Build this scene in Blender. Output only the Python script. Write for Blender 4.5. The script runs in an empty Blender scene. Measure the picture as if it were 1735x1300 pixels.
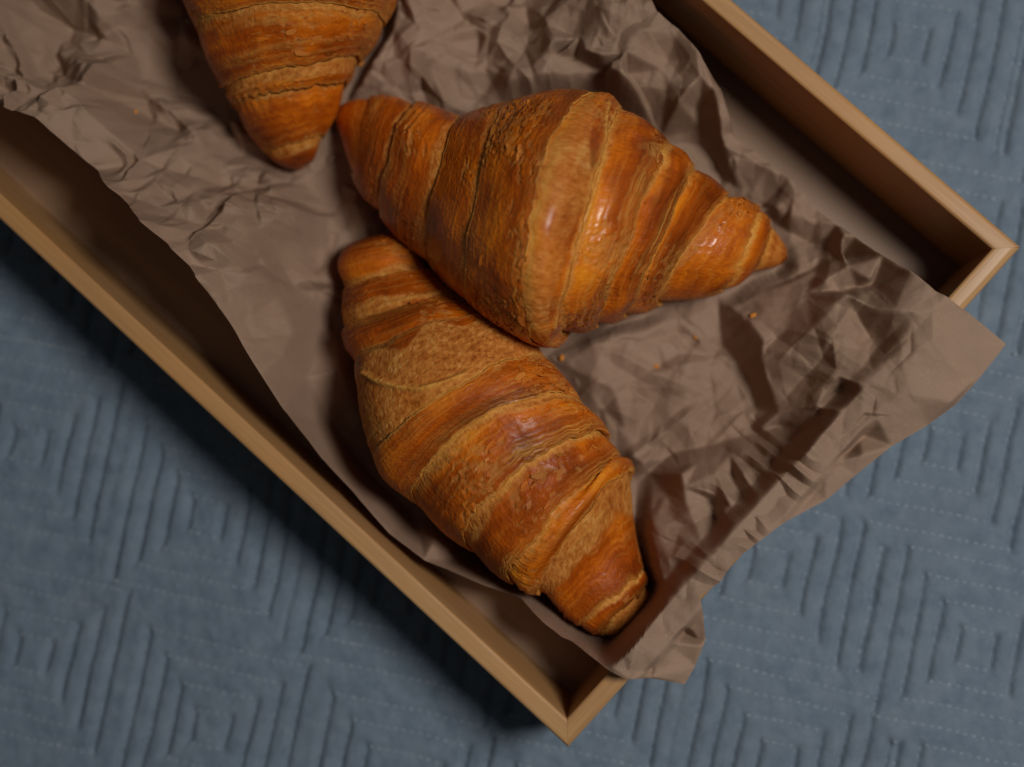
import bpy, math, random
import numpy as np
from mathutils import Matrix, Vector
from mathutils.geometry import delaunay_2d_cdt

random.seed(7)
rng = np.random.default_rng(7)
C = bpy.context.scene.collection
scene = bpy.context.scene

# ------------------------------------------------------------------ camera, world, light
FPX, CX, CY = 2410.0, 867.5, 650.0           # focal length and centre in photograph pixels
RIM = 0.050                                   # height of the tray rim above the blanket
CAM = np.array([0.0, 0.0, RIM + 0.45])
_r = np.radians([-2.9748, -4.2009, 0.0]); _a = np.linalg.norm(_r); _k = _r / _a
_K = np.array([[0, -_k[2], _k[1]], [_k[2], 0, -_k[0]], [-_k[1], _k[0], 0]])
MC = np.eye(3) + math.sin(_a) * _K + (1 - math.cos(_a)) * _K @ _K   # world -> camera
cam = bpy.data.cameras.new('camera'); cam_o = bpy.data.objects.new('camera', cam); C.objects.link(cam_o)
mw = np.eye(4); mw[:3, :3] = MC.T; mw[:3, 3] = CAM
cam_o.matrix_world = Matrix(mw.tolist())
cam.sensor_width = 36.0; cam.lens = 36.0 * FPX / 1735.0
cam.clip_start = 0.01; cam.clip_end = 50.0
cam.dof.use_dof = True; cam.dof.focus_distance = 0.443; cam.dof.aperture_fstop = 3.9; cam.dof.aperture_blades = 9
scene.camera = cam_o

world = bpy.data.worlds.new('World'); scene.world = world; world.use_nodes = True
bg = world.node_tree.nodes['Background']
bg.inputs[0].default_value = (0.92, 0.96, 1.0, 1); bg.inputs[1].default_value = 0.031

ld = bpy.data.lights.new('window_light', 'AREA'); ld.shape = 'DISK'; ld.size = 0.25
ld.energy = 5.0; ld.color = (1.0, 0.965, 0.92)
lo = bpy.data.objects.new('window_light', ld); C.objects.link(lo)
lo.location = (0.412, 0.094, 0.85)
lo.rotation_euler = (Vector((0.0, 0.0, 0.02)) - lo.location).to_track_quat('-Z', 'Y').to_euler()

scene.view_settings.view_transform = 'Standard'; scene.view_settings.look = 'None'
scene.view_settings.exposure = 0.0; scene.view_settings.gamma = 1.0
scene.render.engine = 'CYCLES'


def at(px, py, z):
    """points on the height z seen at photograph pixels (layout helper)"""
    px = np.asarray(px, float); py = np.asarray(py, float); z = np.asarray(z, float)
    d = np.stack([(px - CX) / FPX, -(py - CY) / FPX, -np.ones_like(px)], -1) @ MC
    s = (z - CAM[2]) / d[..., 2]
    return CAM + d * s[..., None]


def pix(P):
    q = (P - CAM) @ MC.T
    return CX + FPX * q[..., 0] / -q[..., 2], CY - FPX * q[..., 1] / -q[..., 2]


# ------------------------------------------------------------------ numeric helpers
_perm = rng.permutation(256); _perm = np.concatenate([_perm, _perm, _perm])
_val = rng.uniform(-1, 1, (256, 3))
_val /= np.linalg.norm(_val, axis=1)[:, None]


def noise3(x, y, z):
    x, y, z = np.broadcast_arrays(np.asarray(x, float), np.asarray(y, float), np.asarray(z, float))
    xi = np.floor(x).astype(int); yi = np.floor(y).astype(int); zi = np.floor(z).astype(int)
    xf, yf, zf = x - xi, y - yi, z - zi
    f = lambda t: t * t * t * (t * (t * 6 - 15) + 10)
    u, v, w = f(xf), f(yf), f(zf)
    out = 0
    for dx in (0, 1):
        for dy in (0, 1):
            for dz in (0, 1):
                h = _perm[_perm[_perm[(xi + dx) & 255] + ((yi + dy) & 255)] + ((zi + dz) & 255)]
                g = _val[h]
                n = g[..., 0] * (xf - dx) + g[..., 1] * (yf - dy) + g[..., 2] * (zf - dz)
                out = out + n * (u if dx else 1 - u) * (v if dy else 1 - v) * (w if dz else 1 - w)
    return out * 1.6


def fbm(x, y, z, o=3):
    s = 0; a = 1
    for k in range(o):
        s = s + a * noise3(x * 2 ** k + 17.3 * k, y * 2 ** k + 5.1 * k, z + 3.7 * k); a *= .5
    return s


def sstep(a, b, x):
    t = np.clip((x - a) / (b - a), 0, 1)
    return t * t * (3 - 2 * t)


def mesh_grid(name, P, mat, parent=None, close=False, attrs=None, smooth=True):
    """one mesh from an (n, m, 3) grid of points; close joins the last column to the first"""
    n, m = P.shape[:2]
    me = bpy.data.meshes.new(name)
    V = P.reshape(-1, 3).astype(np.float32)
    i = np.arange(n - 1)[:, None]; j = np.arange(m if close else m - 1)[None, :]
    j2 = (j + 1) % m
    q = np.stack(np.broadcast_arrays(i * m + j, i * m + j2, (i + 1) * m + j2, (i + 1) * m + j), -1).reshape(-1, 4)
    me.vertices.add(len(V)); me.vertices.foreach_set('co', V.ravel())
    me.loops.add(q.size); me.loops.foreach_set('vertex_index', q.ravel().astype(np.int32))
    me.polygons.add(len(q)); me.polygons.foreach_set('loop_start', np.arange(0, q.size, 4, dtype=np.int32))
    me.update(calc_edges=True)
    me.polygons.foreach_set('use_smooth', np.full(len(q), smooth))
    for k, v in (attrs or {}).items():
        if v.shape[-1] == 4:
            a = me.attributes.new(k, 'FLOAT_COLOR', 'POINT'); a.data.foreach_set('color', v.reshape(-1).astype(np.float32))
        else:
            a = me.attributes.new(k, 'FLOAT_VECTOR', 'POINT'); a.data.foreach_set('vector', v.reshape(-1).astype(np.float32))
    me.validate()
    if mat: me.materials.append(mat)
    o = bpy.data.objects.new(name, me); C.objects.link(o)
    if parent: o.parent = parent
    return o


def mesh_pd(name, V, F, mat, parent=None, smooth=False):
    me = bpy.data.meshes.new(name); me.from_pydata([tuple(map(float, v)) for v in V], [], F); me.validate(); me.update()
    if smooth: me.polygons.foreach_set('use_smooth', [True] * len(me.polygons))
    if mat: me.materials.append(mat)
    o = bpy.data.objects.new(name, me); C.objects.link(o)
    if parent: o.parent = parent
    return o


def empty(name, loc=(0, 0, 0), rz=0):
    o = bpy.data.objects.new(name, None); C.objects.link(o); o.location = loc; o.rotation_euler = (0, 0, rz)
    o.empty_display_size = .02
    return o


def tag(o, label=None, cat=None, group=None, kind=None):
    if label: o['label'] = label
    if cat: o['category'] = cat
    if group: o['group'] = group
    if kind: o['kind'] = kind
    return o


# ------------------------------------------------------------------ node helpers
class NT:
    def __init__(s, name):
        s.m = bpy.data.materials.new(name); s.m.use_nodes = True; s.t = s.m.node_tree
        s.b = s.t.nodes['Principled BSDF']

    def n(s, typ, **kw):
        nd = s.t.nodes.new(typ)
        for k, v in kw.items():
            if k == 'inp':
                for kk, vv in v.items():
                    if isinstance(vv, bpy.types.NodeSocket): s.t.links.new(vv, nd.inputs[kk])
                    else: nd.inputs[kk].default_value = vv
            else: setattr(nd, k, v)
        return nd

    def link(s, a, b): s.t.links.new(a, b)

    def noise(s, vec, scale, detail=4, rough=.55, dist=0.0):
        return s.n('ShaderNodeTexNoise', inp={'Vector': vec, 'Scale': scale, 'Detail': detail, 'Roughness': rough, 'Distortion': dist}).outputs[0]

    def mapping(s, vec, scale, rot=(0, 0, 0)):
        return s.n('ShaderNodeMapping', inp={'Vector': vec, 'Scale': scale, 'Rotation': rot}).outputs[0]

    def ramp(s, fac, stops):
        nd = s.n('ShaderNodeValToRGB', inp={0: fac}); e = nd.color_ramp.elements
        while len(e) > len(stops): e.remove(e[-1])
        while len(e) < len(stops): e.new(.5)
        for k, (p, c) in enumerate(stops):
            e[k].position = p; e[k].color = tuple(c) + (1,) if len(c) == 3 else c
        return nd.outputs[0]

    def mix(s, fac, a, b, mode='MIX'):
        nd = s.n('ShaderNodeMix', data_type='RGBA', blend_type=mode)
        for sock, v in ((nd.inputs['Factor'], fac), (nd.inputs[6], a), (nd.inputs[7], b)):
            if isinstance(v, bpy.types.NodeSocket): s.link(v, sock)
            else: sock.default_value = v if not isinstance(v, tuple) or len(v) == 4 else v + (1,)
        return nd.outputs[2]

    def math(s, op, a, b=0.0, c=0.0, clamp=False):
        nd = s.n('ShaderNodeMath', operation=op, use_clamp=clamp)
        for k, v in enumerate((a, b, c)):
            if isinstance(v, bpy.types.NodeSocket): s.link(v, nd.inputs[k])
            else: nd.inputs[k].default_value = v
        return nd.outputs[0]

    def mrange(s, v, a, b, lo=0.0, hi=1.0):
        return s.n('ShaderNodeMapRange', clamp=True, inp={0: v, 1: a, 2: b, 3: lo, 4: hi}).outputs[0]

    def bump(s, h, dist, strength=1.0, nrm=None):
        nd = s.n('ShaderNodeBump', inp={'Height': h, 'Distance': dist, 'Strength': strength})
        if nrm: s.link(nrm, nd.inputs['Normal'])
        return nd.outputs[0]

    def set(s, **kw):
        for k, v in kw.items():
            k = k.replace('_', ' ')
            if isinstance(v, bpy.types.NodeSocket): s.link(v, s.b.inputs[k])
            else: s.b.inputs[k].default_value = v + (1,) if k == 'Base Color' and len(v) == 3 else v


def mat_wood(name, axis):
    t = NT(name); co = t.n('ShaderNodeTexCoord').outputs['Object']
    sc = (7, 190, 190) if axis == 0 else (190, 7, 190)
    g = t.noise(t.mapping(co, sc), 1.0, 6, .6, .6)
    sc2 = (30, 900, 900) if axis == 0 else (900, 30, 900)
    f = t.noise(t.mapping(co, sc2), 1.0, 3, .6)
    blot = t.noise(co, 28, 3)
    col = t.ramp(g, [(.28, (.45, .225, .085)), (.5, (.52, .285, .118)), (.72, (.58, .340, .152))])
    col = t.mix(t.mrange(f, .42, .66, 0, .35), col, (.33, .165, .065))
    col = t.mix(t.mrange(blot, .4, .65, 0, .5), col, (.55, .27, .085))
    t.set(Base_Color=col, Roughness=t.mrange(g, .3, .7, .5, .38), Specular_IOR_Level=.4)
    t.set(Normal=t.bump(f, .00025, .35))
    return t.m


def mat_floor():
    t = NT('tray_floor_wood'); co = t.n('ShaderNodeTexCoord').outputs['Object']
    g = t.noise(t.mapping(co, (6, 120, 120)), 1.0, 6, .6, .4)
    col = t.ramp(g, [(.3, (.26, .145, .078)), (.7, (.38, .225, .130))])
    t.set(Base_Color=col, Roughness=.5)
    t.set(Normal=t.bump(g, .0003, .3))
    return t.m


def mat_paper():
    t = NT('kraft_paper'); co = t.n('ShaderNodeTexCoord').outputs['Object']
    a = t.noise(co, 18, 4); b = t.noise(t.mapping(co, (900, 2600, 900), (0, 0, .7)), 1.0, 3, .7); c = t.noise(co, 1500, 2)
    col = t.ramp(a, [(.3, (.292, .186, .124)), (.7, (.362, .236, .162))])
    col = t.mix(t.mrange(b, .5, .8, 0, .35), col, (.27, .17, .115))
    col = t.mix(t.mrange(c, .58, .75, 0, .25), col, (.50, .38, .29))
    t.set(Base_Color=col, Roughness=.72, Specular_IOR_Level=.3)
    h = t.noise(co, 330, 5, .6)
    t.set(Normal=t.bump(c, .00012, .3, t.bump(h, .0006, .28)))
    return t.m


def mat_blanket():
    t = NT('blue_brushed_fabric'); co = t.n('ShaderNodeTexCoord').outputs['Object']
    a = t.noise(co, 130, 4, .65); b = t.noise(t.mapping(co, (700, 2200, 700), (0, 0, .9)), 1.0, 3, .7); c = t.noise(co, 26, 3)
    col = t.ramp(a, [(.3, (.138, .190, .256)), (.5, (.178, .236, .304)), (.7, (.214, .270, .334))])
    col = t.mix(t.mrange(b, .45, .75, 0, .5), col, (.235, .292, .345))
    col = t.mix(t.mrange(c, .5, .75, 0, .3), col, (.20, .235, .28))
    t.set(Base_Color=col, Roughness=.92, Specular_IOR_Level=.15)
    t.set(Sheen_Weight=.12, Sheen_Roughness=.5)
    h = t.noise(co, 900, 3, .7)
    t.set(Normal=t.bump(h, .0007, .5, t.bump(b, .0006, .6)))
    return t.m


def mat_thread():
    t = NT('pale_blue_thread'); co = t.n('ShaderNodeTexCoord').outputs['Object']
    n = t.noise(co, 400, 2)
    t.set(Base_Color=t.ramp(n, [(.3, (.22, .275, .33)), (.7, (.37, .43, .48))]), Roughness=.6)
    return t.m


def mat_crust():
    t = NT('baked_crust')
    cr = t.n('ShaderNodeAttribute', attribute_name='crust'); fl = t.n('ShaderNodeAttribute', attribute_name='flow').outputs['Vector']; shine = t.n('ShaderNodeSeparateXYZ', inp={0: t.n('ShaderNodeAttribute', attribute_name='shine').outputs['Vector']}).outputs[0]
    sep = t.n('ShaderNodeSeparateColor', inp={0: cr.outputs['Color']})
    glaze, lam, flake = sep.outputs[0], sep.outputs[1], sep.outputs[2]; brown = cr.outputs['Alpha']
    fib = t.noise(t.mapping(fl, (260, 2100, 1)), 1.0, 4, .6, .3)        # fine streaks along each wrap
    fib2 = t.noise(t.mapping(fl, (90, 620, 1)), 1.0, 4, .6, .4)
    mot = t.noise(fl, 560, 6, .7)
    mot2 = t.noise(fl, 95, 4, .6)
    tone = t.math('ADD', t.math('MULTIPLY', brown, .55), t.math('MULTIPLY', mot2, .55))
    tone = t.math('ADD', tone, t.math('MULTIPLY_ADD', fib2, .46, -.285))
    glz = t.ramp(tone, [(.12, (.92, .315, .013)), (.35, (.72, .172, .005)), (.53, (.44, .080, .003)), (.78, (.18, .029, .002))])
    tan = t.ramp(t.math('ADD', t.math('MULTIPLY', mot, .7), t.math('MULTIPLY', mot2, .3)),
                 [(.34, (.22, .048, .007)), (.44, (.46, .135, .020)), (.53, (.62, .225, .042)), (.66, (.80, .41, .110))])
    col = t.mix(glaze, tan, glz)
    wear = t.math('MULTIPLY', flake, t.mrange(fib, .35, .6, .35, 1.0))
    col = t.mix(t.math('MULTIPLY', wear, .55), col, t.mix(mot, (.44, .16, .025), (.70, .36, .10)))
    lamc = t.mix(t.mrange(fib, .3, .7), (.60, .20, .020), (.92, .52, .115))
    col = t.mix(t.math('MULTIPLY', lam, .85), col, lamc)
    col = t.mix(t.math('MULTIPLY', t.mrange(fib, .55, .75, 0, .24), t.math('MULTIPLY_ADD', glaze, .8, .2)), col, (.22, .055, .012))
    spk = t.noise(fl, 1900, 2, .6)
    col = t.mix(t.mrange(spk, .60, .72, 0, .35), col, (.18, .05, .015))
    rough = t.mrange(t.math('MULTIPLY', glaze, t.math('MULTIPLY_ADD', shine, .4, .6)), 0, 1, .64, .34)
    rough = t.math('ADD', rough, t.math('MULTIPLY', wear, .25))
    rough = t.math('ADD', rough, t.math('MULTIPLY', t.math('SUBTRACT', mot, .5), .25), clamp=True)
    t.set(Base_Color=col, Roughness=rough, Specular_IOR_Level=.13)
    t.set(Coat_Weight=t.math('MULTIPLY', shine, t.math('MULTIPLY', glaze, t.math('MULTIPLY_ADD', wear, -.4, .52))), Coat_Roughness=t.mrange(mot2, .35, .65, .14, .30))
    t.set(Subsurface_Weight=.06, Subsurface_Radius=(1.0, .45, .2), Subsurface_Scale=.0015)
    bub = t.noise(fl, 800, 2, .5)
    h = t.bump(mot, .0006, .17)
    h = t.bump(fib, .0005, .13, h)
    h = t.bump(bub, .0009, .5, h)
    t.set(Normal=h)
    return t.m


WOOD_X, WOOD_Y, FLOOR, PAPER, BLANKET, THREAD, CRUST = mat_wood('bamboo_long', 0), mat_wood('bamboo_short', 1), mat_floor(), mat_paper(), mat_blanket(), mat_thread(), mat_crust()

# ------------------------------------------------------------------ quilted blanket
HAX = np.array([.979, -.205]); VAX = np.array([-.205, -.979])
cpx = [(347, 877), (355, 1235), (50, 1110), (42, 755), (60, 1460), (670, 1345), (670, 1000), (985, 1130), (985, 1470),
       (1299, 960), (1312, 1292), (1290, 620), (1275, 285), (1260, -50), (1654, 1099), (1596, 761), (1570, 420), (1537, 72), (1680, 1440),
       (1960, 900), (1925, 560), (1895, 225), (1880, -120), (1990, 1250), (2250, 1040), (2230, 700), (2210, 360), (2190, 20), (2270, 1390), (-270, 990), (-270, 1340), (-275, 640),
       (-280, 290), (-590, 870), (-590, 1220), (-590, 520), (340, 520), (355, 1580), (680, 1690), (1320, 1630), (45, 400), (670, 650), (985, 790), (985, 450), (670, 300), (340, 170),
       (960, 110), (660, -40), (340, -180), (40, 50), (-280, -60), (-590, 170), (1260, -390), (1540, -280), (960, -230), (660, -390), (340, -530), (40, -300)]
cen = at([p[0] for p in cpx], [p[1] for p in cpx], np.zeros(len(cpx)))[:, :2]
SP = 0.0077


def quilt(X, Y, zmul=1.0):
    wx = X + .0008 * noise3(X * 55, Y * 55, 1.5); wy = Y + .0008 * noise3(X * 55, Y * 55, 8.5)
    best = np.full(X.shape, 9.0); hor = np.zeros(X.shape); cell = np.zeros(X.shape, int)
    for k, c in enumerate(cen):
        a = np.abs((wx - c[0]) * HAX[0] + (wy - c[1]) * HAX[1]); b = np.abs((wx - c[0]) * VAX[0] + (wy - c[1]) * VAX[1])
        r = np.maximum(a, b); m = r < best
        best[m] = r[m]; hor[m] = sstep(-.0012, .0012, b - a)[m]; cell[m] = k
    ph = (best / SP - .8)
    g = np.abs(np.sin(np.pi * ph))
    puff = 1 - (1 - g) ** 1.9
    amp = .0027 * (1 - .90 * hor) * (1 + .35 * noise3(X * 60, Y * 60, 4.0))
    z = .0022 - amp * (1 - puff)
    z = z + .00050 * fbm(X * 150, Y * 150, 2.2, 3) * (.35 + .65 * g) + .0012 * noise3(X * 24, Y * 24, 6.1) + .0022 * noise3(X * 9, Y * 9, .1)
    z = z + .00018 * noise3(X * 500, Y * 500, 3.3)
    return z - .0028, cell, best


x = np.concatenate([np.arange(-.75, -.311, .014), np.linspace(-.31, .29, 680), np.arange(.300, .70, .014)])      # fine in and near the picture, coarse beyond
y = np.concatenate([np.arange(-.60, -.241, .014), np.linspace(-.24, .22, 520), np.arange(.230, .75, .014)])
X, Y = np.meshgrid(x, y)
Z, _, _ = quilt(X, Y)
blanket = mesh_grid('quilted_blanket', np.stack([X, Y, Z], -1), BLANKET)
tag(blanket, 'blue grey quilted blanket with stitched nested squares spread flat under the wooden tray', 'blanket')
blanket['kind'] = 'structure'
# stitches: little thread dashes lying in the quilting grooves, too many to pick apart
st_p, st_d = [], []
for k, c in enumerate(cen):
    for ring in range(0, 7):
        r = (ring + .8) * SP
        for side in range(4):
            ax, bx = (HAX, VAX) if side % 2 == 0 else (VAX, HAX)
            s = 1 if side < 2 else -1
            q = np.arange(-r, r, .0030) + .0015
            st_p.append(c + s * r * ax + q[:, None] * bx); st_d.append(np.repeat(bx[None], len(q), 0))
st_p = np.concatenate(st_p); st_d = np.concatenate(st_d)
ok = (st_p[:, 0] > -.27) & (st_p[:, 0] < .27) & (st_p[:, 1] > -.22) & (st_p[:, 1] < .2)
st_p, st_d = st_p[ok], st_d[ok]
# pull every stitch onto the warped groove and keep it only in its own square
ids = np.argmin(np.max(np.abs(np.stack([(st_p[:, None] - cen[None]) @ HAX, (st_p[:, None] - cen[None]) @ VAX], -1)), -1), 1)
rr = np.min(np.max(np.abs(np.stack([(st_p[:, None] - cen[None]) @ HAX, (st_p[:, None] - cen[None]) @ VAX], -1)), -1), 1)
fr = np.abs(((rr / SP - .8) + .5) % 1 - .5)
ok = fr < .02
st_p, st_d = st_p[ok], st_d[ok]
off = np.stack([noise3(st_p[:, 0] * 55, st_p[:, 1] * 55, 1.5), noise3(st_p[:, 0] * 55, st_p[:, 1] * 55, 8.5)], -1) * .0008
st_p = st_p - off
zc, _, _ = quilt(st_p[:, 0], st_p[:, 1])
nrm2 = np.stack([-st_d[:, 1], st_d[:, 0]], -1)
V = []
L_, W_, H_ = .00088, .00025, .00026
for a, b, h in ((-1, 0, -.0001), (-.6, 1, 0), (.6, 1, 0), (1, 0, -.0001), (.6, -1, 0), (-.6, -1, 0), (-.5, 0, H_), (.5, 0, H_)):
    p = st_p + a * L_ * st_d + b * W_ * nrm2
    V.append(np.concatenate([p, (zc + .00016 + h)[:, None]], 1))
V = np.stack(V, 1); N = len(V)
Ft = [(0, 5, 6), (0, 6, 1), (1, 6, 7, 2), (2, 7, 3), (3, 7, 4), (4, 7, 6, 5)]
F = [tuple(8 * i + k for k in f) for i in range(N) for f in Ft]
so = mesh_pd('stitching', V.reshape(-1, 3), F, THREAD, blanket, True)
so['kind'] = 'stuff'

# ------------------------------------------------------------------ wooden tray
PHI = math.radians(137.934); A0 = np.array([-.01572, -.08164])
UX = np.array([math.cos(PHI), math.sin(PHI)]); VX = np.array([math.sin(PHI), -math.cos(PHI)])
TW, TT, TL = .1978, .00640, .43
tray = empty('serving_tray', (A0[0], A0[1], 0), PHI)     # local x runs along the long side, local -y across to the other long side
tag(tray, 'rectangular bamboo serving tray with mitred rim, standing on the blue blanket', 'tray')


def board(name, p0, p1, inward, mat, round_out):
    """mitred side board: inner edge p0 -> p1 in tray coordinates, inward is the unit vector to the inside"""
    p0 = np.array(p0, float); p1 = np.array(p1, float); d = (p1 - p0) / np.linalg.norm(p1 - p0); n = -np.array(inward, float)
    ri, ro = .0011, round_out
    prof = [(0, .0)]
    for k in range(6):
        a = math.pi * .5 * k / 5; prof.append((ri - ri * math.cos(a), RIM - ri + ri * math.sin(a)))
    for k in range(9):
        a = math.pi * .5 * k / 8; prof.append((TT - ro + ro * math.sin(a), RIM - ro + ro * math.cos(a)))
    prof.append((TT, .0))
    m = len(prof); V = []; ns = 14
    for s in range(ns):
        f = s / (ns - 1)
        for o, z in prof:
            a = p0 - d * o + d * .00003; b = p1 + d * o - d * .00003
            q = a + (b - a) * f + n * o
            V.append((q[0], q[1], z))
    F = [(s * m + k, s * m + (k + 1) % m, (s + 1) * m + (k + 1) % m, (s + 1) * m + k) for s in range(ns - 1) for k in range(m)]
    F += [tuple(range(m))[::-1], tuple((ns - 1) * m + k for k in range(m))]
    o = mesh_pd(name, V, F, mat, tray)
    bv = [p.use_smooth for p in o.data.polygons]
    o.data.polygons.foreach_set('use_smooth', [len(p.vertices) == 4 for p in o.data.polygons])
    o.data.set_sharp_from_angle(angle=math.radians(28))
    return o


board('side_board', (0, 0), (TL, 0), (0, -1), WOOD_X, .0013)
board('side_board', (TL, -TW), (0, -TW), (0, 1), WOOD_X, .0016)
board('end_board', (0, -TW), (0, 0), (1, 0), WOOD_Y, .0026)
board('end_board', (TL, 0), (TL, -TW), (-1, 0), WOOD_Y, .0030)
e = .0015
fl = [(-e, e), (TL + e, e), (TL + e, -TW - e), (-e, -TW - e)]
mesh_pd('base_panel', [(a, b, z) for z in (.0022, .0058) for a, b in fl],
        [(3, 2, 1, 0), (4, 5, 6, 7)] + [(k, (k + 1) % 4, 4 + (k + 1) % 4, 4 + k) for k in range(4)], FLOOR, tray)
FLOORZ = .0058


def tray_ab(x, y):
    dx, dy = x - A0[0], y - A0[1]
    return dx * UX[0] + dy * UX[1], dx * VX[0] + dy * VX[1]


# ------------------------------------------------------------------ crumpled kraft paper
RX0, RX1, RY0, RY1, RES = -.26, .22, -.16, .30, .0005
gx = np.arange(RX0, RX1, RES); gy = np.arange(RY0, RY1, RES)


def raster(pts, zs):
    """piecewise linear surface over scattered points: flat facets meeting in creases"""
    vs, _, fs, _, _, _ = delaunay_2d_cdt([Vector((float(a), float(b))) for a, b in pts], [], [], 0, 1e-7)
    vs = np.array([tuple(v) for v in vs])
    if len(vs) != len(pts):
        d = ((vs[:, None] - pts[None]) ** 2).sum(-1); zs = zs[d.argmin(1)]
    out = np.zeros((len(gy), len(gx)))
    for f in fs:
        a, b, c = vs[f[0]], vs[f[1]], vs[f[2]]
        i0 = max(int((min(a[0], b[0], c[0]) - RX0) / RES), 0); i1 = min(int((max(a[0], b[0], c[0]) - RX0) / RES) + 2, len(gx))
        j0 = max(int((min(a[1], b[1], c[1]) - RY0) / RES), 0); j1 = min(int((max(a[1], b[1], c[1]) - RY0) / RES) + 2, len(gy))
        if i0 >= i1 or j0 >= j1: continue
        X, Y = np.meshgrid(gx[i0:i1], gy[j0:j1])
        det = (b[1] - c[1]) * (a[0] - c[0]) + (c[0] - b[0]) * (a[1] - c[1])
        if abs(det) < 1e-14: continue
        l1 = ((b[1] - c[1]) * (X - c[0]) + (c[0] - b[0]) * (Y - c[1])) / det
        l2 = ((c[1] - a[1]) * (X - c[0]) + (a[0] - c[0]) * (Y - c[1])) / det
        l3 = 1 - l1 - l2
        m = (l1 >= -1e-6) & (l2 >= -1e-6) & (l3 >= -1e-6)
        out[j0:j1, i0:i1][m] = (l1 * zs[f[0]] + l2 * zs[f[1]] + l3 * zs[f[2]])[m]
    return out


def sample(R, x, y):
    fx = np.clip((x - RX0) / RES, 0, len(gx) - 1.001); fy = np.clip((y - RY0) / RES, 0, len(gy) - 1.001)
    i = fx.astype(int); j = fy.astype(int); u = fx - i; v = fy - j
    return (R[j, i] * (1 - u) + R[j, i + 1] * u) * (1 - v) + (R[j + 1, i] * (1 - u) + R[j + 1, i + 1] * u) * v


def blur(R, s):
    k = np.exp(-.5 * (np.arange(-3 * s, 3 * s + 1) / s) ** 2); k /= k.sum(); n = 3 * s
    R = np.pad(R, n, mode='edge')
    R = sum(w * R[i:i + R.shape[0] - 2 * n] for i, w in enumerate(k))
    return sum(w * R[:, i:i + R.shape[1] - 2 * n] for i, w in enumerate(k))


left = [(-420, -130, 52), (-160, 60, 57), (0, 178, 60), (70, 205, 55), (118, 255, 62), (182, 312, 61), (240, 362, 58), (300, 420, 61), (345, 470, 60), (385, 540, 58), (410, 585, 55), (440, 632, 56),
        (480, 695, 53), (540, 775, 46), (600, 840, 41), (660, 905, 36), (720, 950, 36), (800, 985, 38), (880, 1022, 45), (950, 1083, 49), (1010, 1120, 51), (1060, 1145, 52), (1105, 1150, 52), (1160, 1160, 45)]
bottom = [(1160, 1160, 44), (1178, 1130, 46), (1196, 1085, 49), (1192, 1045, 51), (1186, 1012, 52), (1220, 988, 53), (1245, 950, 53), (1290, 915, 52), (1330, 885, 51), (1400, 848, 50), (1450, 805, 49),
          (1510, 757, 49), (1570, 722, 49), (1620, 685, 50), (1660, 640, 53), (1705, 583, 55)]
right = [(900, -330, 30), (1000, -120, 30), (1085, -20, 30), (1112, 25, 32), (1150, 55, 34), (1185, 95, 37), (1222, 160, 31), (1245, 222, 25), (1290, 260, 23), (1335, 298, 23), (1360, 322, 21), (1420, 377, 23), (1450, 402, 26),
         (1490, 435, 33), (1540, 468, 43), (1580, 495, 51), (1640, 530, 54), (1705, 583, 55)]
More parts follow.
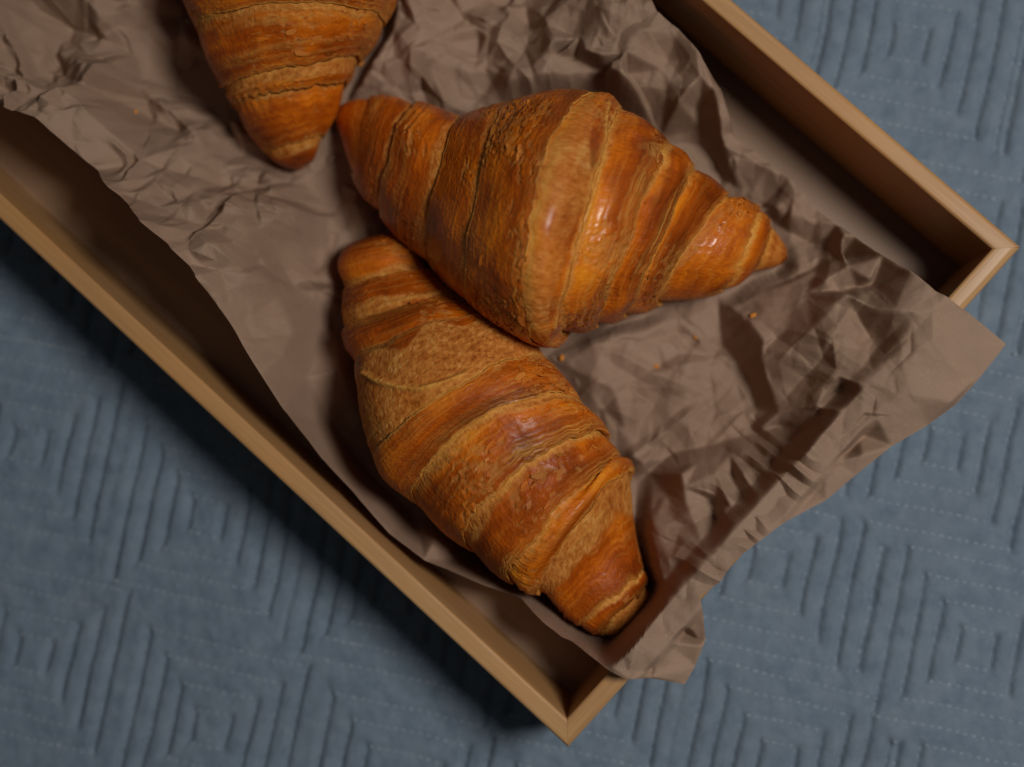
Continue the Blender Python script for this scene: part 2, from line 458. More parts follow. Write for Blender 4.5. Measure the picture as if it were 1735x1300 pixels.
ridges = [  # crease lines traced with their heights in mm
    [(90, 92, 32), (180, 118, 31), (262, 166, 29), (303, 202, 25)], [(102, 130, 25), (205, 172, 22), (290, 212, 19)],
    [(303, 202, 25), (360, 260, 22), (420, 300, 17), (470, 330, 15)], [(200, 300, 33), (265, 255, 26), (300, 225, 20)],
    [(330, 300, 29), (345, 345, 26), (360, 360, 22)], [(320, 320, 29), (350, 380, 30), (330, 400, 31)],
    [(480, 330, 16), (500, 400, 19), (470, 470, 22)], [(400, 330, 27), (440, 420, 27), (470, 500, 27), (500, 560, 24)],
    [(540, 340, 13), (540, 430, 15), (520, 500, 17)],
    [(802, 37, 24), (835, 70, 25), (870, 94, 24), (937, 97, 27)], [(810, 60, 18), (800, 120, 21), (790, 180, 13)], [(700, 20, 22), (735, 100, 23), (730, 170, 13)], [(660, 40, 15), (680, 110, 14), (700, 170, 10)],
    [(918, 40, 33), (935, 75, 33), (990, 92, 32), (1055, 120, 32)], [(945, 98, 19), (1000, 118, 18), (1060, 138, 18)], [(980, 60, 30), (1030, 30, 34), (1085, 60, 33), (1060, 95, 33)],
    [(1184, 94, 37), (1188, 130, 36), (1150, 176, 30)], [(1195, 130, 33), (1215, 175, 31), (1232, 235, 29), (1236, 262, 26)], [(1180, 190, 14), (1190, 240, 12), (1222, 300, 11)], [(1120, 130, 22), (1130, 200, 18), (1120, 230, 10)],
    [(1232, 240, 28), (1270, 262, 27), (1300, 280, 26)], [(1236, 262, 24), (1248, 300, 19), (1272, 338, 17), (1336, 362, 17)], [(1350, 320, 25), (1342, 362, 21)],
    [(1290, 350, 9), (1340, 395, 10), (1400, 420, 11), (1424, 440, 12)], [(1433, 398, 29), (1434, 455, 30), (1468, 478, 31)], [(1424, 500, 23), (1470, 482, 24)],
    [(1273, 538, 28), (1296, 581, 31), (1350, 610, 37), (1415, 637, 45), (1454, 648, 51), (1530, 665, 55), (1612, 682, 55)],
    [(1296, 585, 28), (1290, 610, 27), (1308, 669, 26)], [(1215, 500, 10), (1225, 580, 9), (1262, 640, 9), (1280, 690, 12)], [(1273, 538, 27), (1320, 520, 24), (1362, 500, 24)],
    [(1430, 502, 38), (1480, 525, 46), (1537, 530, 53), (1550, 600, 55), (1585, 650, 55)], [(1430, 502, 37), (1455, 550, 38), (1470, 570, 40)],
    [(1457, 657, 52), (1436, 695, 53), (1398, 745, 54), (1376, 768, 52)], [(1442, 668, 35), (1398, 716, 27), (1345, 752, 24)],
    [(1150, 796, 23), (1208, 777, 27), (1270, 763, 28), (1335, 752, 29), (1350, 770, 33), (1377, 771, 37), (1427, 765, 41), (1454, 735, 44)],
    [(1130, 770, 11), (1200, 755, 14), (1280, 735, 18), (1320, 720, 19)],
    [(1154, 801, 32), (1160, 850, 33), (1190, 920, 43), (1217, 985, 53)], [(1128, 835, 22), (1145, 890, 33), (1175, 945, 44), (1205, 985, 52)],
    [(1213, 801, 36), (1216, 840, 37), (1240, 900, 46)], [(1208, 850, 29), (1222, 900, 37)], [(1225, 830, 40), (1250, 880, 46), (1284, 918, 53)], [(1245, 815, 34), (1266, 850, 40), (1290, 905, 47)],
    [(1262, 805, 42), (1290, 850, 48), (1305, 890, 53)], [(1270, 795, 36), (1305, 845, 44), (1318, 885, 49)], [(1300, 800, 44), (1318, 840, 50), (1332, 868, 53)], [(1312, 800, 39), (1330, 830, 46), (1345, 860, 50)],
    [(1318, 803, 43), (1380, 800, 49), (1440, 775, 51)],
    [(1065, 880, 13), (1110, 890, 30), (1140, 960, 36)], [(1085, 940, 20), (1125, 1000, 37), (1150, 1040, 46)], [(1090, 1000, 22), (1110, 1050, 38)], [(1060, 1080, 36), (1057, 1120, 50)], [(1090, 1075, 27), (1060, 1130, 49)],
    [(1130, 1060, 43), (1128, 1085, 49), (1190, 1092, 50)], [(1140, 1050, 34), (1185, 1085, 47)], [(1175, 1015, 50), (1165, 1060, 48)],
]
pts0 = [(560, 330, 12), (450, 450, 25), (400, 350, 29), (560, 560, 11), (520, 640, 18), (480, 600, 27), (560, 720, 12), (620, 800, 9), (700, 880, 8.5), (820, 950, 8.5), (900, 990, 10), (980, 1050, 20), (1020, 1085, 32),
        (700, 600, 8), (800, 800, 8), (950, 950, 8), (640, 300, 8), (800, 300, 8), (1000, 350, 8), (1150, 430, 8), (1250, 430, 8), (480, 100, 8), (480, -100, 8), (480, -300, 10), (600, 150, 10), (620, 260, 8), (640, 380, 8),
        (330, 150, 12), (400, 240, 10), (480, 300, 11), (250, 60, 22), (180, 0, 28), (60, 60, 30), (-60, 60, 31), (280, -80, 14), (150, -150, 28), (-100, -120, 30), (700, -100, 16), (850, -60, 24), (980, -60, 30), (760, 0, 20),
        (1200, 680, 14), (1130, 700, 16), (1080, 640, 14), (1010, 600, 12), (960, 620, 11), (1100, 560, 14), (1180, 540, 14), (1060, 730, 12), (1100, 800, 13), (1060, 830, 11), (1240, 700, 15), (1040, 660, 17), (1150, 620, 18), (1170, 730, 17), (1150, 600, 12),
        (1370, 560, 36), (1330, 560, 29), (1600, 560, 55), (1640, 590, 55), (1560, 690, 53), (1480, 700, 54), (1460, 770, 52), (1400, 800, 52), (1380, 690, 36), (1350, 660, 33), (1320, 700, 26), (1300, 640, 25)]
allp = list(left) + list(bottom[1:]) + list(right[:-1]) + pts0
for rg in ridges:
    for (a, b) in zip(rg[:-1], rg[1:]):
        d = math.hypot(b[0] - a[0], b[1] - a[1]); n = max(1, int(d / 22))
        allp += [tuple(a[k] + (b[k] - a[k]) * s / n for k in range(3)) for s in range(n)]
    allp.append(rg[-1])
allp = np.array(allp, float)
le_ = np.array(left, float); dl = np.sqrt(((allp[:, None, :2] - le_[None, :, :2]) ** 2).sum(-1)).min(1)
allp[:, 2] += np.where((dl > 12) & (allp[:, 1] < 760) & (allp[:, 0] < 620), 22 * np.clip(1 - dl / 210, 0, 1) ** .8 * np.clip((allp[:, 2] - 9) / 12, 0, 1), 0)   # a shelf inside the raised left edge
W0 = at(allp[:, 0], allp[:, 1], allp[:, 2] * .001)
# a skirt far outside so that the surface goes on past the sheet's edge
ctr = W0[:, :2].mean(0); ang = np.linspace(0, 2 * math.pi, 40)[:-1]
sk = ctr + np.stack([np.cos(ang), np.sin(ang)], -1) * .5
macro = blur(raster(np.concatenate([W0[:, :2], sk]), np.concatenate([W0[:, 2], np.full(len(sk), .03)])), 1)


def crumple(spacing, amp, seed, keep=1.0):
    r = np.random.default_rng(seed)
    nx = int((RX1 - RX0 + .04) / spacing); ny = int((RY1 - RY0 + .04) / spacing)
    P = np.stack(np.meshgrid(np.arange(nx), np.arange(ny)), -1).reshape(-1, 2) * spacing + np.array([RX0 - .02, RY0 - .02])
    P = P + r.uniform(-.48, .48, P.shape) * spacing
    return raster(P, r.normal(0, amp, len(P)))


big = crumple(.020, .0050, 3); mid = crumple(.0090, .0019, 5); fine = crumple(.0042, .00068, 9)


def creases(count, lo, hi, amp, wid, seed):
    """random long creases: each a sharp crest (or fold) that dies away on both sides and towards its ends"""
    r = np.random.default_rng(seed); out = np.zeros((len(gy), len(gx)))
    for _ in range(count):
        c = np.array([r.uniform(RX0, RX1), r.uniform(RY0, RY1)]); L = r.uniform(lo, hi) / 2; t = r.uniform(0, math.pi); w = r.uniform(*wid)
        h = r.uniform(*amp) * (1 if r.random() < .6 else -1); bend = r.normal(0, .12)
        m = L + 5 * w
        i0, i1 = [int(np.clip((c[0] + k * m - RX0) / RES, 0, len(gx))) for k in (-1, 1)]; j0, j1 = [int(np.clip((c[1] + k * m - RY0) / RES, 0, len(gy))) for k in (-1, 1)]
        if i1 - i0 < 2 or j1 - j0 < 2: continue
        X, Y = np.meshgrid(gx[i0:i1] - c[0], gy[j0:j1] - c[1])
        a = X * math.cos(t) + Y * math.sin(t); d = -X * math.sin(t) + Y * math.cos(t) + bend * np.abs(a)
        e = np.clip(1 - np.abs(a) / L, 0, 1)
        wl, wr = w * r.uniform(.4, 1), w
        out[j0:j1, i0:i1] += h * np.minimum(1, e * 1.6) * np.clip(1 - np.where(d < 0, -d / wl, d / wr), 0, 1)
    return out


fold = creases(300, .018, .065, (.0008, .0028), (.0025, .0075), 21) + creases(480, .005, .018, (.0003, .0011), (.0012, .0034), 22)

NU, NV = 620, 640


def poly(pl, n):
    q = at([p[0] for p in pl], [p[1] for p in pl], [p[2] * .001 for p in pl])[:, :2]
    s = np.concatenate([[0], np.cumsum(np.linalg.norm(np.diff(q, axis=0), axis=1))])
    t = np.linspace(0, s[-1], n)
    return np.stack([np.interp(t, s, q[:, k]) for k in (0, 1)], -1)


le, re_, bo = poly(left, NV), poly(right, NV), poly(bottom, NU)
topq = at([left[0][0], right[0][0]], [left[0][1], right[0][1]], [.034, .03])[:, :2]
to = topq[0] + (topq[1] - topq[0]) * np.linspace(0, 1, NU)[:, None]
u = np.linspace(0, 1, NU)[None, :, None]; v = np.linspace(0, 1, NV)[:, None, None]
G = (1 - u) * le[:, None] + u * re_[:, None] + (1 - v) * to[None] + v * bo[None] \
    - ((1 - u) * (1 - v) * to[0] + u * (1 - v) * to[-1] + (1 - u) * v * bo[0] + u * v * bo[-1])
ragged = .0005 * noise3(G[..., 0] * 260, G[..., 1] * 260, .5)
wx = G[..., 0] + .0007 * noise3(G[..., 0] * 60, G[..., 1] * 60, 2.0)
wy = G[..., 1] + .0007 * noise3(G[..., 0] * 60, G[..., 1] * 60, 9.0)
px_, py_ = pix(np.concatenate([G, np.full(G.shape[:2] + (1,), .02)], -1))
# how crumpled each area is: smooth strip beside the front croissant and at the overhanging corner, strong elsewhere
am = .70 + 1.6 * sstep(1, 0, (px_ + .8 * py_ - 500) / 700) + .25 * sstep(900, 500, py_) * sstep(600, 700, px_)
am = am * (1 - .75 * sstep(180, 60, np.hypot((px_ - 680) / 1.3, (py_ - 870)))) * (1 - .55 * sstep(170, 60, np.hypot(px_ - 1600, py_ - 590)))
busy = .5 + .6 * sstep(-.35, .25, noise3(G[..., 0] * 32, G[..., 1] * 32, 3.0))          # crumpled patches between flatter facets
rough_ = am * (sample(big, wx, wy) + busy * sample(mid, wx, wy) + (.25 + .75 * busy) * sample(fine, wx, wy) + sample(fold, wx, wy))
aa_, bb_ = tray_ab(G[..., 0], G[..., 1])
rough_ = rough_ * (1 - .55 * sstep(.001, -.010, aa_) * (py_ < 960)) * (1 - .75 * sstep(150, 50, np.hypot(px_ - 470, py_ - 680)))
rough_ = rough_ * (1 - .75 * sstep(.94, 1.0, v[:, :, 0]))
# pleats running across the short rim where the sheet is gathered
pq = bb_ / .0105 + .30 * aa_ / .0105 + 1.2 * noise3(bb_ * 70, aa_ * 25, 4.4) + .25 * noise3(bb_ * 200, aa_ * 90, 6.4)
pk = pq - np.floor(pq); pamp = .5 + .9 * np.abs(noise3(np.floor(pq) * 1.37, 0.0, 2.2))
pleat = np.where(pk < .42, pk / .42, (1 - pk) / .58) * pamp
rough_ = rough_ + .0038 * (pleat - .35) * sstep(-.010, -.002, aa_) * sstep(.027, .010, aa_) * sstep(.030, .052, bb_) * sstep(.150, .112, bb_)
Zp = sample(macro, wx, wy) + rough_
PAPER_DATA = (G, Zp)

# ------------------------------------------------------------------ croissants
BASE = .0088


def build_croissant(rings, center, bands, seed, creases=(), res=.00032, lift=0.0, top=.92, shine=.4, bake=.1, lens=False):
    """rings: (L, M, R) outline and crest pixels of each wrap edge, tip to tip; returns the layer grids.
    bands: (ring a, ring b, pale, lip, laminations); a is the edge nearer the middle, b the free edge."""
    n = len(rings)
    cpx = np.array([[(r[0][0] + r[2][0]) / 2, (r[0][1] + r[2][1]) / 2] for r in rings], float)
    ax = np.gradient(cpx, axis=0); ax /= np.linalg.norm(ax, axis=1)[:, None]
    d = np.array([[r[2][0] - r[0][0], r[2][1] - r[0][1]] for r in rings], float)
    hp = np.abs(d[:, 0] * ax[:, 1] - d[:, 1] * ax[:, 0]) * .5 * (.47 / FPX)
    hp = np.maximum(hp, .0012)
    tipness = np.abs(np.arange(n) - (n - 1) / 2) / ((n - 1) / 2)
    zc = BASE + hp * 1.0 + lift + .0045 * tipness ** 3
    hb = zc - BASE - .0045 * tipness ** 4
    hh = hp * top
    Lw = np.array([at(r[0][0], r[0][1], z) for r, z in zip(rings, zc)]); Rw = np.array([at(r[2][0], r[2][1], z) for r, z in zip(rings, zc)])
    Mw = np.array([at(r[1][0], r[1][1], z + h) for r, z, h in zip(rings, zc, hh)])
    Cw = (Lw + Rw) / 2; Aw = (Rw - Lw) / 2 * (1 - .0004 / np.maximum(hp, .004))[:, None]; Bw = (Mw - Cw)[:, :2]
    # slide the crest along the wrap only: keep the bow, drop what would skew the section sideways too far
    K = np.concatenate([Cw, Aw[:, :2], Bw, hh[:, None], hb[:, None], hp[:, None]], 1)
    Kp = np.concatenate([[2 * K[0] - K[1]], K, [2 * K[-1] - K[-2]]])
    Kp[[0, -1], 7:] = K[[0, -1], 7:]

    def ev(t):
        t = np.clip(t, 0, n - 1 - 1e-6); i = t.astype(int); f = (t - i)[..., None]
        p0, p1, p2, p3 = Kp[i], Kp[i + 1], Kp[i + 2], Kp[i + 3]
        return .5 * (2 * p1 + (p2 - p0) * f + (2 * p0 - 5 * p1 + 4 * p2 - p3) * f ** 2 + (3 * p1 - p0 - 3 * p2 + p3) * f ** 3)

    def surf(t, th):
        k = ev(t); c, s = np.cos(th), np.sin(th)
        P = k[..., :3].copy()
        cs = np.sign(c) * np.abs(c) ** .94
        P[..., :2] += k[..., 3:5] * cs[..., None] + k[..., 5:7] * np.where(s > 0, s, .6 * s)[..., None]
        P[..., 2] += np.where(s > 0, k[..., 7] * np.abs(s) ** .96, -k[..., 8] * np.abs(s) ** .72)
        return P, k[..., 9]

    hmax = hp.max(); nth = int(2.35 * hmax / res) + 60
    nt = int(nth * .76)
    th = np.concatenate([np.linspace(-.28, math.pi + .28, nt), np.linspace(math.pi + .28, 2 * math.pi - .28, nth - nt + 2)[1:-1]])
    seg = np.linalg.norm(np.diff(Cw, axis=0), axis=1); seg = np.append(seg, seg[-1])
    out = []
    ring_w = [np.zeros_like(th)] * n
    for i in range(1, n - 1):
        sg = min(seg[i - 1], seg[i]);
        w = (.0012 * noise3(np.cos(th) * 2.2, np.sin(th) * 2.2, i * 3.1 + seed) + .0006 * noise3(np.cos(th) * 9, np.sin(th) * 9, i * 1.7 + seed)
             + .00022 * noise3(np.cos(th) * 34, np.sin(th) * 34, i * 2.3 + seed))
        ring_w[i] = w / max(seg[i], .004) * min(1.0, hp[i] / .012)
    for bi, (a, b, pale, lip, nlam) in enumerate(bands):
        tipband = b in (0, n - 1)
        both = a == center[0] and b == center[1]
        seglen = np.linalg.norm(Cw[b] - Cw[a]); rows = max(10, int(seglen / res))
        f = np.linspace(0, 1, rows)
        if both:
            pre = np.linspace(.06, .0, 5)[:-1]; rowf = np.concatenate([pre, f]); under0 = np.concatenate([np.linspace(1, .2, 4), np.zeros(rows)])
        else:
            pre = np.linspace(-.22, 0, 6)[:-1]; rowf = np.concatenate([pre, f]); under0 = np.zeros(len(rowf))
        under1 = np.zeros(len(rowf))
        if not tipband:
            back = np.linspace(1, .93, 5)[1:]; rowf = np.concatenate([rowf, back]); under0 = np.concatenate([under0, np.zeros(4)])
            under1 = np.concatenate([under1, np.linspace(.3, 1, 4)])
        FF, TH = np.meshgrid(rowf, th, indexing='ij')
        wa, wb = ring_w[a][None], ring_w[b][None]
        T = a + wa + FF * ((b + wb) - (a + wa))
        P, hpp = surf(T, TH)
        e = 1e-3
        dT = surf(T + e, TH)[0] - surf(T - e, TH)[0]; dH = surf(T, TH + e)[0] - surf(T, TH - e)[0]
        N = np.cross(dT, dH); N /= np.maximum(np.linalg.norm(N, axis=-1), 1e-12)[..., None]
        if bi == 0 or True:
            kc = ev(T); out_dir = P - kc[..., :3]
            sg = np.sign((N * out_dir).sum(-1)); sg[sg == 0] = 1; N = N * sg[..., None]
        tipend = sstep(0, 1, np.minimum(T, n - 1 - T) / .9)
        sc = np.clip(hpp / .017, .22, 1.1) * (.25 + .75 * tipend)
        # arc coordinates in metres: along the wrap and across it
        arc = np.concatenate([[0], np.cumsum(np.diff(th))]) * 1.0
        S = (TH - math.pi / 2) * max(float(hpp.mean()), .004); Q = FF * seglen + a * .013 + bi * .05
        fc = np.clip(FF, 0, 1)
        dist = (1 - fc) * seglen                                # distance to the free edge
        dist0 = fc * seglen if not both else np.minimum(fc, 1 - fc) * seglen
        if both: dist = np.minimum(fc, 1 - fc) * seglen
        z0 = seed * 7.7 + bi * 3.3
        lipv = lip * (1 + .65 * noise3(S * 60, 0, z0))
        if both:
            dd = lipv * (.55 + .5 * sstep(0, .45, fc) * sstep(1, .55, fc))
        else:
            dd = lipv * (.04 + .86 * sstep(-.05, .6, FF)) + .0005 * 4 * fc * (1 - fc)
            dd = np.where(FF < 0, lipv * (.04 + FF * 4.5), dd)
        side = np.sin(TH)
        # the free edge breaks up into thin leaves
        lw = min(.0105, .5 * seglen) if nlam else .0030
        q = dist / (.00085 + .0004 * (dist > .004)) + 1.3 * noise3(S * 30, Q * 40, z0 + 1) + .16 * noise3(S * 170, Q * 170, z0 + 2)
        saw = q - np.floor(q)
        ridge = sstep(0, .18, saw) * (1 - saw) ** .8
        lmask = sstep(lw, lw * .35, dist + .0018 * noise3(S * 55, 0, z0 + 3)) * (.35 + .65 * sstep(-.25, .25, noise3(S * 45, 0, z0 + 4)))
        if tipband: lmask = lmask * 0
        dd = dd + ((.00026 * nlam + .00010) * (ridge - .35) - .00022 * nlam * sstep(.004, 0, dist)) * lmask
        # streaks along the wrap, soft lumps, blistered and flaked glaze
        st = fbm(S * 34, Q * 330, z0 + 5, 3)
        leaf = np.clip(1 - 3.6 * np.abs(noise3(S * 15 + .3 * noise3(S * 90, Q * 90, z0), Q * 400, z0 + 20)), 0, 1) ** 1.3 * sstep(-.35, .2, noise3(S * 40, Q * 110, z0 + 21))
        zone = .2 + .8 * sstep(-.15, .35, noise3(S * 33, Q * 48, z0 + 23) + .25 * noise3(S * 110, Q * 160, z0 + 24))      # flaky patches between smooth glazed ones
        leaf = leaf * (.35 + .65 * zone)
        lump = fbm(S * 70, Q * 95, z0 + 6, 2) + 1.3 * noise3(S * 32, Q * 42, z0 + 22)
        pn = pale * (1 + .5 * noise3(S * 50, 0, z0 + 7)) + .10 * noise3(S * 120, Q * 150, z0 + 8)
        if lens and pale > .8: pn = pn * np.clip(np.sin(TH), .02, 1) ** 1.3
        glaze = sstep(pn - .05, pn + .05, fc + .0 * Q) if pale > 0 else np.ones_like(fc)
        side = np.sin(TH)
        glaze = glaze * (.25 + .75 * sstep(-.15, .3, side + .25 * lump))            # the foot of a croissant stays unglazed
        glaze = np.maximum(glaze, bake * (.6 + .8 * noise3(S * 60, Q * 60, z0 + 19)))
        fn = fbm(S * 330, Q * 520, z0 + 9, 3) + .9 * noise3(S * 48, Q * 70, z0 + 10) - .12
        fl = sstep(.20, .27, fn) * glaze
        crack = sstep(.09, .0, np.abs(fn - .19)) * glaze
        bub = np.maximum(0, noise3(S * 560, Q * 700, z0 + 11)) ** 1.2 * glaze * sstep(-.2, .3, noise3(S * 60, Q * 60, z0 + 15))
        fl = fl * sstep(.3, .7, zone); crack = crack * zone
        dd = dd + .00022 * leaf + .00011 * st * zone + .00034 * lump - .00020 * fl + .00022 * crack + .00020 * bub
        hue = np.clip(.42 + 1.0 * noise3(np.floor(q) * .73 + z0, S * 26, 5.5), 0, 1)
        lam = np.clip(ridge * 1.3 - .15, 0, 1) * lmask * hue * (1.0 if nlam else .6)
        lam = np.maximum(lam, .5 * leaf * (side > -.3))
        lam = np.maximum(lam, sstep(.0012, .0002, dist) * (.9 if both else .6) * (0 if tipband else 1))
        if pale > 0: lam = np.maximum(lam, sstep(.0019, .0003, dist0 + .0012 * noise3(S * 60, Q * 90, z0 + 16)) * .85 * (side > -.2) * (FF >= 0) * (.45 + .55 * sstep(-.3, .3, noise3(S * 30, 0, z0 + 17))))
        # traced creases: thin split edges of leaf standing proud
        qx, qy = pix(P)
        for (cl, amp_, wid) in creases:
            if TH.max() < 0: continue
            dm = np.full(qx.shape, 1e9)
            for (p, r) in zip(cl[:-1], cl[1:]):
                vx, vy = r[0] - p[0], r[1] - p[1]; ll = vx * vx + vy * vy
                tt = np.clip(((qx - p[0]) * vx + (qy - p[1]) * vy) / ll, 0, 1)
                dm = np.minimum(dm, np.hypot(qx - p[0] - tt * vx, qy - p[1] - tt * vy))
            dm = dm + 2.0 * noise3(S * 150, Q * 150, z0 + 12)
            g = np.exp(-(dm / wid) ** 2) * (side > .05)
            dd = dd + amp_ * g; lam = np.maximum(lam, np.clip(g, 0, 1) * .8)
        brown = .42 + .42 * fbm(S * 26, Q * 60, z0 + 13, 3) + .22 * sstep(.2, .8, fc) - .2 * sstep(.35, .0, fc) * (pale > 0)
        brown = brown + .12 * bub
        dd = dd * sc
        u0 = under0[:, None]; u1 = under1[:, None]
        dd = dd - (u0 + u1) * 1.0 * lipv * sc
        Pn = P + N * dd[..., None]
        Pn[..., 2] = np.maximum(Pn[..., 2], BASE - .0002)
        crust = np.stack([np.clip(glaze, 0, 1), np.clip(lam, 0, 1), np.clip(fl, 0, 1), np.clip(brown, 0, 1)], -1)
        flow = np.stack([S, Q, np.full_like(S, bi * 1.37 + seed)], -1)
        shn = np.clip(shine + .45 * fbm(S * 45, Q * 60, z0 + 18, 2), .03, 1)
        shn = np.stack([shn, 0 * shn, 0 * shn], -1)
        out.append((Pn, crust, flow, shn, zone * glaze * (side > .15) * (FF > .1) * (FF < .97)))
    return out


def croissant(label, rings, center, bands, seed, creases=(), res=.00032, **kw):
    gr = build_croissant(rings, center, bands, seed, creases, res, **kw)
    allv = np.concatenate([g[0].reshape(-1, 3) for g in gr]); c = allv.mean(0)
    root = empty('croissant', (c[0], c[1], BASE))
    tag(root, label, 'croissant', 'croissants lying on the brown paper')
    for P, cr, fl, sh, zn in gr:
        mesh_grid('pastry_layer', P - np.array([c[0], c[1], BASE]), CRUST, root, True, {'crust': cr, 'flow': fl, 'shine': sh})
    # loose leaves of crust lifting off the glazed patches
    r = np.random.default_rng(int(seed * 10)); V, F, A, B = [], [], [], []
    for P, cr, fl, sh, zn in gr:
        p = (zn[2:-6, 2:-2] ** 3).ravel(); n = int(p.sum() * res * res / 4.0e-6)
        if n < 1: continue
        for q in r.choice(len(p), n, p=p / p.sum()):
            i, j = divmod(int(q), zn.shape[1] - 4); i += 2; j += 2
            o = P[i, j]; th = P[i, j + 1] - P[i, j - 1]; ta = P[i + 1, j] - P[i - 1, j]
            nn = np.cross(ta, th); l = np.linalg.norm(nn)
            if l < 1e-12: continue
            nn /= l; nn = nn if nn[2] > 0 else -nn
            th /= np.linalg.norm(th); tb = np.cross(nn, th)
            L = .0006 + .0019 * r.random() ** 2; W = L * r.uniform(.22, .5); m = 9; up = r.uniform(.00006, .00035); tl = r.normal(0, 1)
            c0 = len(V); ph = r.uniform(0, 6.28)
            for k in range(m):
                t = 2 * math.pi * k / m; rad = r.uniform(.45, 1.3)
                a, b = L * rad * math.cos(t), W * rad * math.sin(t)
                V.append(o + th * a + tb * b + nn * (.00010 + up * max(0, math.cos(t - tl)))); 
            V.append(o + nn * .00018)
            F += [(c0 + k, c0 + (k + 1) % m, c0 + m) for k in range(m)]
            g = [.9, r.uniform(0, .22), r.uniform(.0, .5), float(np.clip(cr[i, j, 3] + r.uniform(-.15, .1), 0, 1))]
            A += [g] * (m + 1); B += [fl[i, j]] * (m + 1)
    V = np.array(V) - np.array([c[0], c[1], BASE])
    o = mesh_pd('crust_flakes', V, F, CRUST, root, True); me = o.data
    for k, v, ty, ch in (('crust', A, 'FLOAT_COLOR', 'color'), ('flow', B, 'FLOAT_VECTOR', 'vector'), ('shine', [(.1, 0, 0)] * len(V), 'FLOAT_VECTOR', 'vector')):
        at_ = me.attributes.new(k, ty, 'POINT'); at_.data.foreach_set(ch, np.array(v, np.float32).ravel())
    o['kind'] = 'stuff'
    return root


FRONT = [((624, 401), (628, 402), (632, 401)), ((590, 418), (628, 408), (670, 402)), ((574, 450), (636, 432), (706, 425)), ((584, 492), (664, 468), (735, 464)), ((586, 560), (690, 522), (794, 508)),
         ((608, 628), (715, 560), (868, 545)), ((640, 785), (748, 672), (924, 607)), ((706, 855), (812, 712), (988, 690)), ((798, 928), (873, 803), (1026, 738)), ((872, 982), (925, 885), (1046, 780)),
         ((916, 1003), (967, 885), (1064, 800)), ((948, 1020), (988, 962), (1068, 888)), ((980, 1054), (1027, 1020), (1088, 962)), ((1020, 1074), (1049, 1036), (1094, 992)), ((1046, 1075), (1070, 1046), (1101, 1016)), ((1076, 1058), (1078, 1056), (1082, 1052))]
croissant('nearest golden croissant with a pale blistered band, lying along the front of the tray', FRONT, (6, 7),
          [(6, 7, 0, .0012, 1), (6, 5, .92, .0014, 0), (5, 4, .10, .0015, 1), (4, 3, .34, .0014, 0), (3, 0, .12, .0012, 0),
           (7, 8, .14, .0016, 1), (8, 9, .16, .0014, 1), (9, 10, .08, .0023, 1), (10, 12, .36, .0013, 0), (12, 13, .15, .0012, 1), (13, 15, .9, .0006, 0)], 1.0,
          shine=.26, creases=[([(627, 634), (645, 647), (680, 659), (714, 662), (750, 652), (790, 636)], .0011, 4.5)])

BACK = [((566, 199), (568, 203), (570, 208)), ((582, 176), (582, 204), (577, 228)), ((628, 168), (618, 225), (600, 298)), ((712, 183), (668, 250), (650, 365)), ((787, 200), (742, 300), (722, 440)), ((868, 172), (806, 345), (800, 515)),
        ((1005, 158), (906, 365), (921, 585)), ((1052, 186), (984, 375), (952, 562)), ((1130, 246), (1074, 372), (1008, 546)), ((1172, 286), (1124, 390), (1058, 533)), ((1234, 333), (1166, 406), (1112, 510)), ((1285, 357), (1264, 412), (1222, 492)),
        ((1305, 382), (1296, 420), (1272, 464)), ((1326, 411), (1324, 430), (1314, 453)), ((1334, 433), (1334, 436), (1333, 440))]
croissant('croissant with glossy right end lying crosswise behind the nearest one, seam over its middle', BACK, (5, 6),
          [(5, 6, 0, .0012, .6), (5, 4, .10, .0010, .6), (4, 3, .17, .0015, 0), (3, 2, .14, .0016, 1), (2, 0, .12, .0010, 1), (6, 7, .86, .0010, 0), (7, 8, .10, .0015, 1), (8, 9, .10, .0013, 1), (9, 10, .08, .0015, 1), (10, 11, .20, .0014, 1), (11, 12, .08, .0012, 1), (12, 14, .7, .0006, 0)], 2.0, shine=.8, bake=.68, lens=True, creases=[([(1024, 180), (1022, 240), (1013, 300), (992, 365), (966, 435), (942, 500), (930, 550)], .0008, 3.2)])

FAR = [((504, 288), (506, 288), (509, 287)), ((480, 281), (505, 274), (530, 269)), ((448, 258), (503, 240), (546, 228)), ((398, 178), (480, 150), (580, 140)), ((382, 145), (480, 112), (603, 95)), ((338, 52), (460, 8), (645, 28)),
       ((300, -60), (480, -75), (672, -60)), ((285, -170), (480, -160), (655, -175)), ((315, -270), (450, -255), (605, -275)), ((360, -345), (445, -330), (535, -350)), ((420, -392), (440, -388), (465, -394)), ((438, -402), (440, -401), (442, -402))]
croissant('croissant cut off by the top of the photo, its glossy tip pointing down', FAR, (5, 6),
          [(5, 6, 0, .0012, 1), (5, 4, .10, .0014, 0), (4, 3, .62, .0012, 0), (3, 2, .08, .0014, 0), (2, 0, .2, .001, 0), (6, 7, .2, .0014, 1), (7, 8, .2, .0014, 1), (8, 9, .2, .0012, 1), (9, 11, .2, .001, 0)], 3.0, res=.00045, shine=.6)

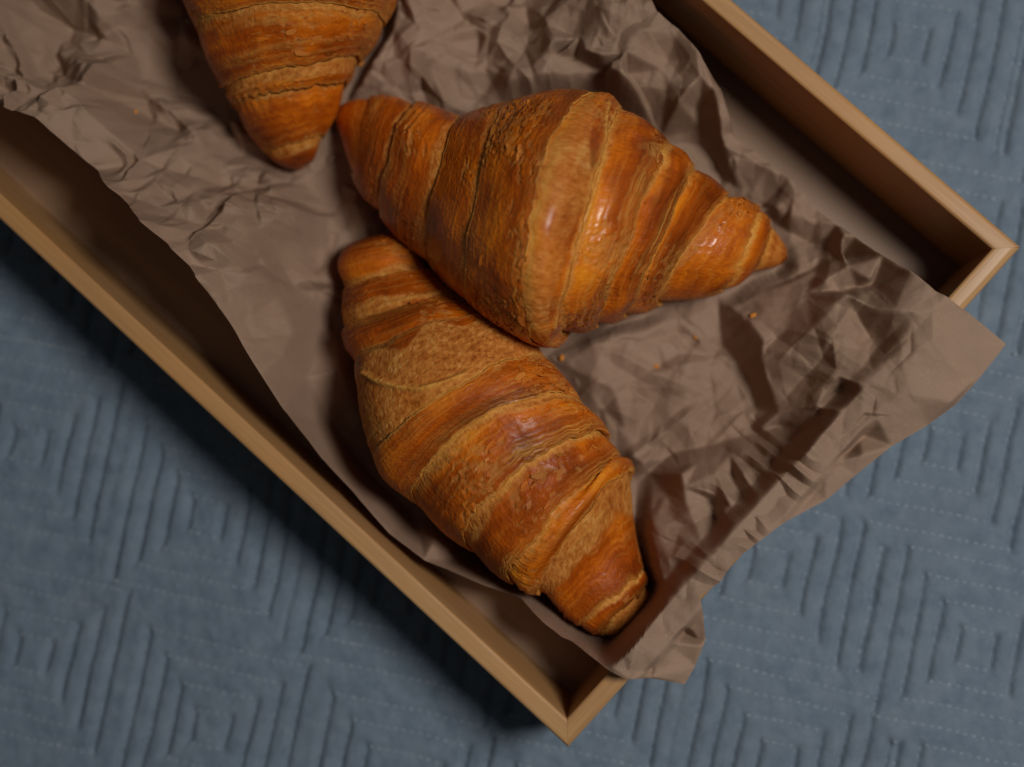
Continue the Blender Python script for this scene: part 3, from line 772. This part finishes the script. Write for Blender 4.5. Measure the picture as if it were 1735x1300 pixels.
# ------------------------------------------------------------------ paper sheet: kept clear of the tray and under the croissants
G, Zp = PAPER_DATA
a_, b_ = tray_ab(G[..., 0], G[..., 1])
Zp = np.maximum(Zp, FLOORZ + .0006)
for rings in (FRONT, BACK, FAR):
    c = np.array([[(r[0][0] + r[2][0]) / 2, (r[0][1] + r[2][1]) / 2] for r in rings], float)
    h = np.array([math.hypot(r[0][0] - r[2][0], r[0][1] - r[2][1]) / 2 for r in rings])
    dm = np.full(G.shape[:2], 1e9)
    qx, qy = pix(np.concatenate([G, np.full(G.shape[:2] + (1,), .02)], -1))
    for k in range(len(rings) - 1):
        for f in (0, .25, .5, .75):
            cc = c[k] + (c[k + 1] - c[k]) * f
            L = np.array(rings[k][0]) * (1 - f) + np.array(rings[k + 1][0]) * f; R = np.array(rings[k][2]) * (1 - f) + np.array(rings[k + 1][2]) * f
            vx, vy = R - L; ll = max(vx * vx + vy * vy, 1)
            t = np.clip(((qx - L[0]) * vx + (qy - L[1]) * vy) / ll, .15, .85)
            dm = np.minimum(dm, np.maximum(np.hypot(qx - L[0] - t * vx, qy - L[1] - t * vy) - .15 * math.sqrt(ll), 0) * .00019)
    w = sstep(-.001, .0055, dm)
    Zp = np.minimum(Zp, np.maximum((BASE - .0008 + .35 * np.clip(rough_, -.003, .003)) * (1 - w) + Zp * w, FLOORZ + .0008))
dr = np.abs(a_ + TT / 2) - TT / 2
on_rim = np.where(a_ > 0, sstep(.0055, .0004, dr), sstep(.0040, .0004, dr))
need = np.maximum(RIM + .0032 + 1.1 * rough_, RIM + .0007) * on_rim + Zp * (1 - on_rim)
Zp = np.maximum(Zp, need)
for _ in range(0):                                       # relax the steepest steps by one cell
    Zi = Zp.copy(); Zi[1:-1, 1:-1] = (4 * Zp[1:-1, 1:-1] + 2 * (Zp[:-2, 1:-1] + Zp[2:, 1:-1] + Zp[1:-1, :-2] + Zp[1:-1, 2:]) + Zp[:-2, :-2] + Zp[2:, 2:] + Zp[:-2, 2:] + Zp[2:, :-2]) / 16
    Zp = Zi
pg = np.concatenate([G + ragged[..., None] * 0, Zp[..., None]], -1)
paper = mesh_grid('kraft_paper', pg, PAPER, smooth=False)
tag(paper, 'crumpled brown kraft paper lining the tray and hanging over its short end', 'paper')


# ------------------------------------------------------------------ crumbs
def crumb(px, py, s, label, seed):
    P = at(px, py, .012)
    d = (G[..., 0] - P[0]) ** 2 + (G[..., 1] - P[1]) ** 2
    for _ in range(3):
        i = np.unravel_index(d.argmin(), d.shape); z = Zp[i]; P = at(px, py, z); d = (G[..., 0] - P[0]) ** 2 + (G[..., 1] - P[1]) ** 2
    r = random.Random(seed); nu, nv = 12, 8
    g = np.zeros((nv, nu, 3))
    for j in range(nv):
        for i in range(nu):
            t = math.pi * j / (nv - 1); p = 2 * math.pi * i / nu
            rad = s * (1 + .45 * float(noise3(math.cos(p) * 1.3 + seed, math.sin(p) * 1.3, math.cos(t) * 1.3)))
            g[j, i] = (rad * math.sin(t) * math.cos(p) * 1.5, rad * math.sin(t) * math.sin(p), rad * .6 * math.cos(t))
    cr = np.zeros((nv, nu, 4)); cr[..., 0] = .55; cr[..., 1] = .45; cr[..., 3] = .2
    o = mesh_grid('crumb', g, CRUST, None, True, {'crust': cr, 'flow': g.copy()}, smooth=False)
    o.location = (P[0], P[1], z + s * .45); o.rotation_euler = (0, 0, r.uniform(0, 6))
    tag(o, label, 'crumb', 'pastry crumbs on the paper')


crumb(1276, 536, .0008, 'golden crumb on the crease peak right of the crosswise croissant', 1)
crumb(1113, 622, .0007, 'small yellow crumb on the paper below the crosswise croissant', 2)
crumb(952, 607, .0008, 'long crumb beside the nearest croissant where the two touch', 3)
crumb(230, 190, .0006, 'yellow crumb on the crumpled paper left of the cut off croissant', 4)
crumb(612, 108, .0009, 'orange crumb on the paper right of the cut off croissant', 5)
crumb(1178, 572, .0005, 'tiny crumb in the shaded hollow of the paper', 6)
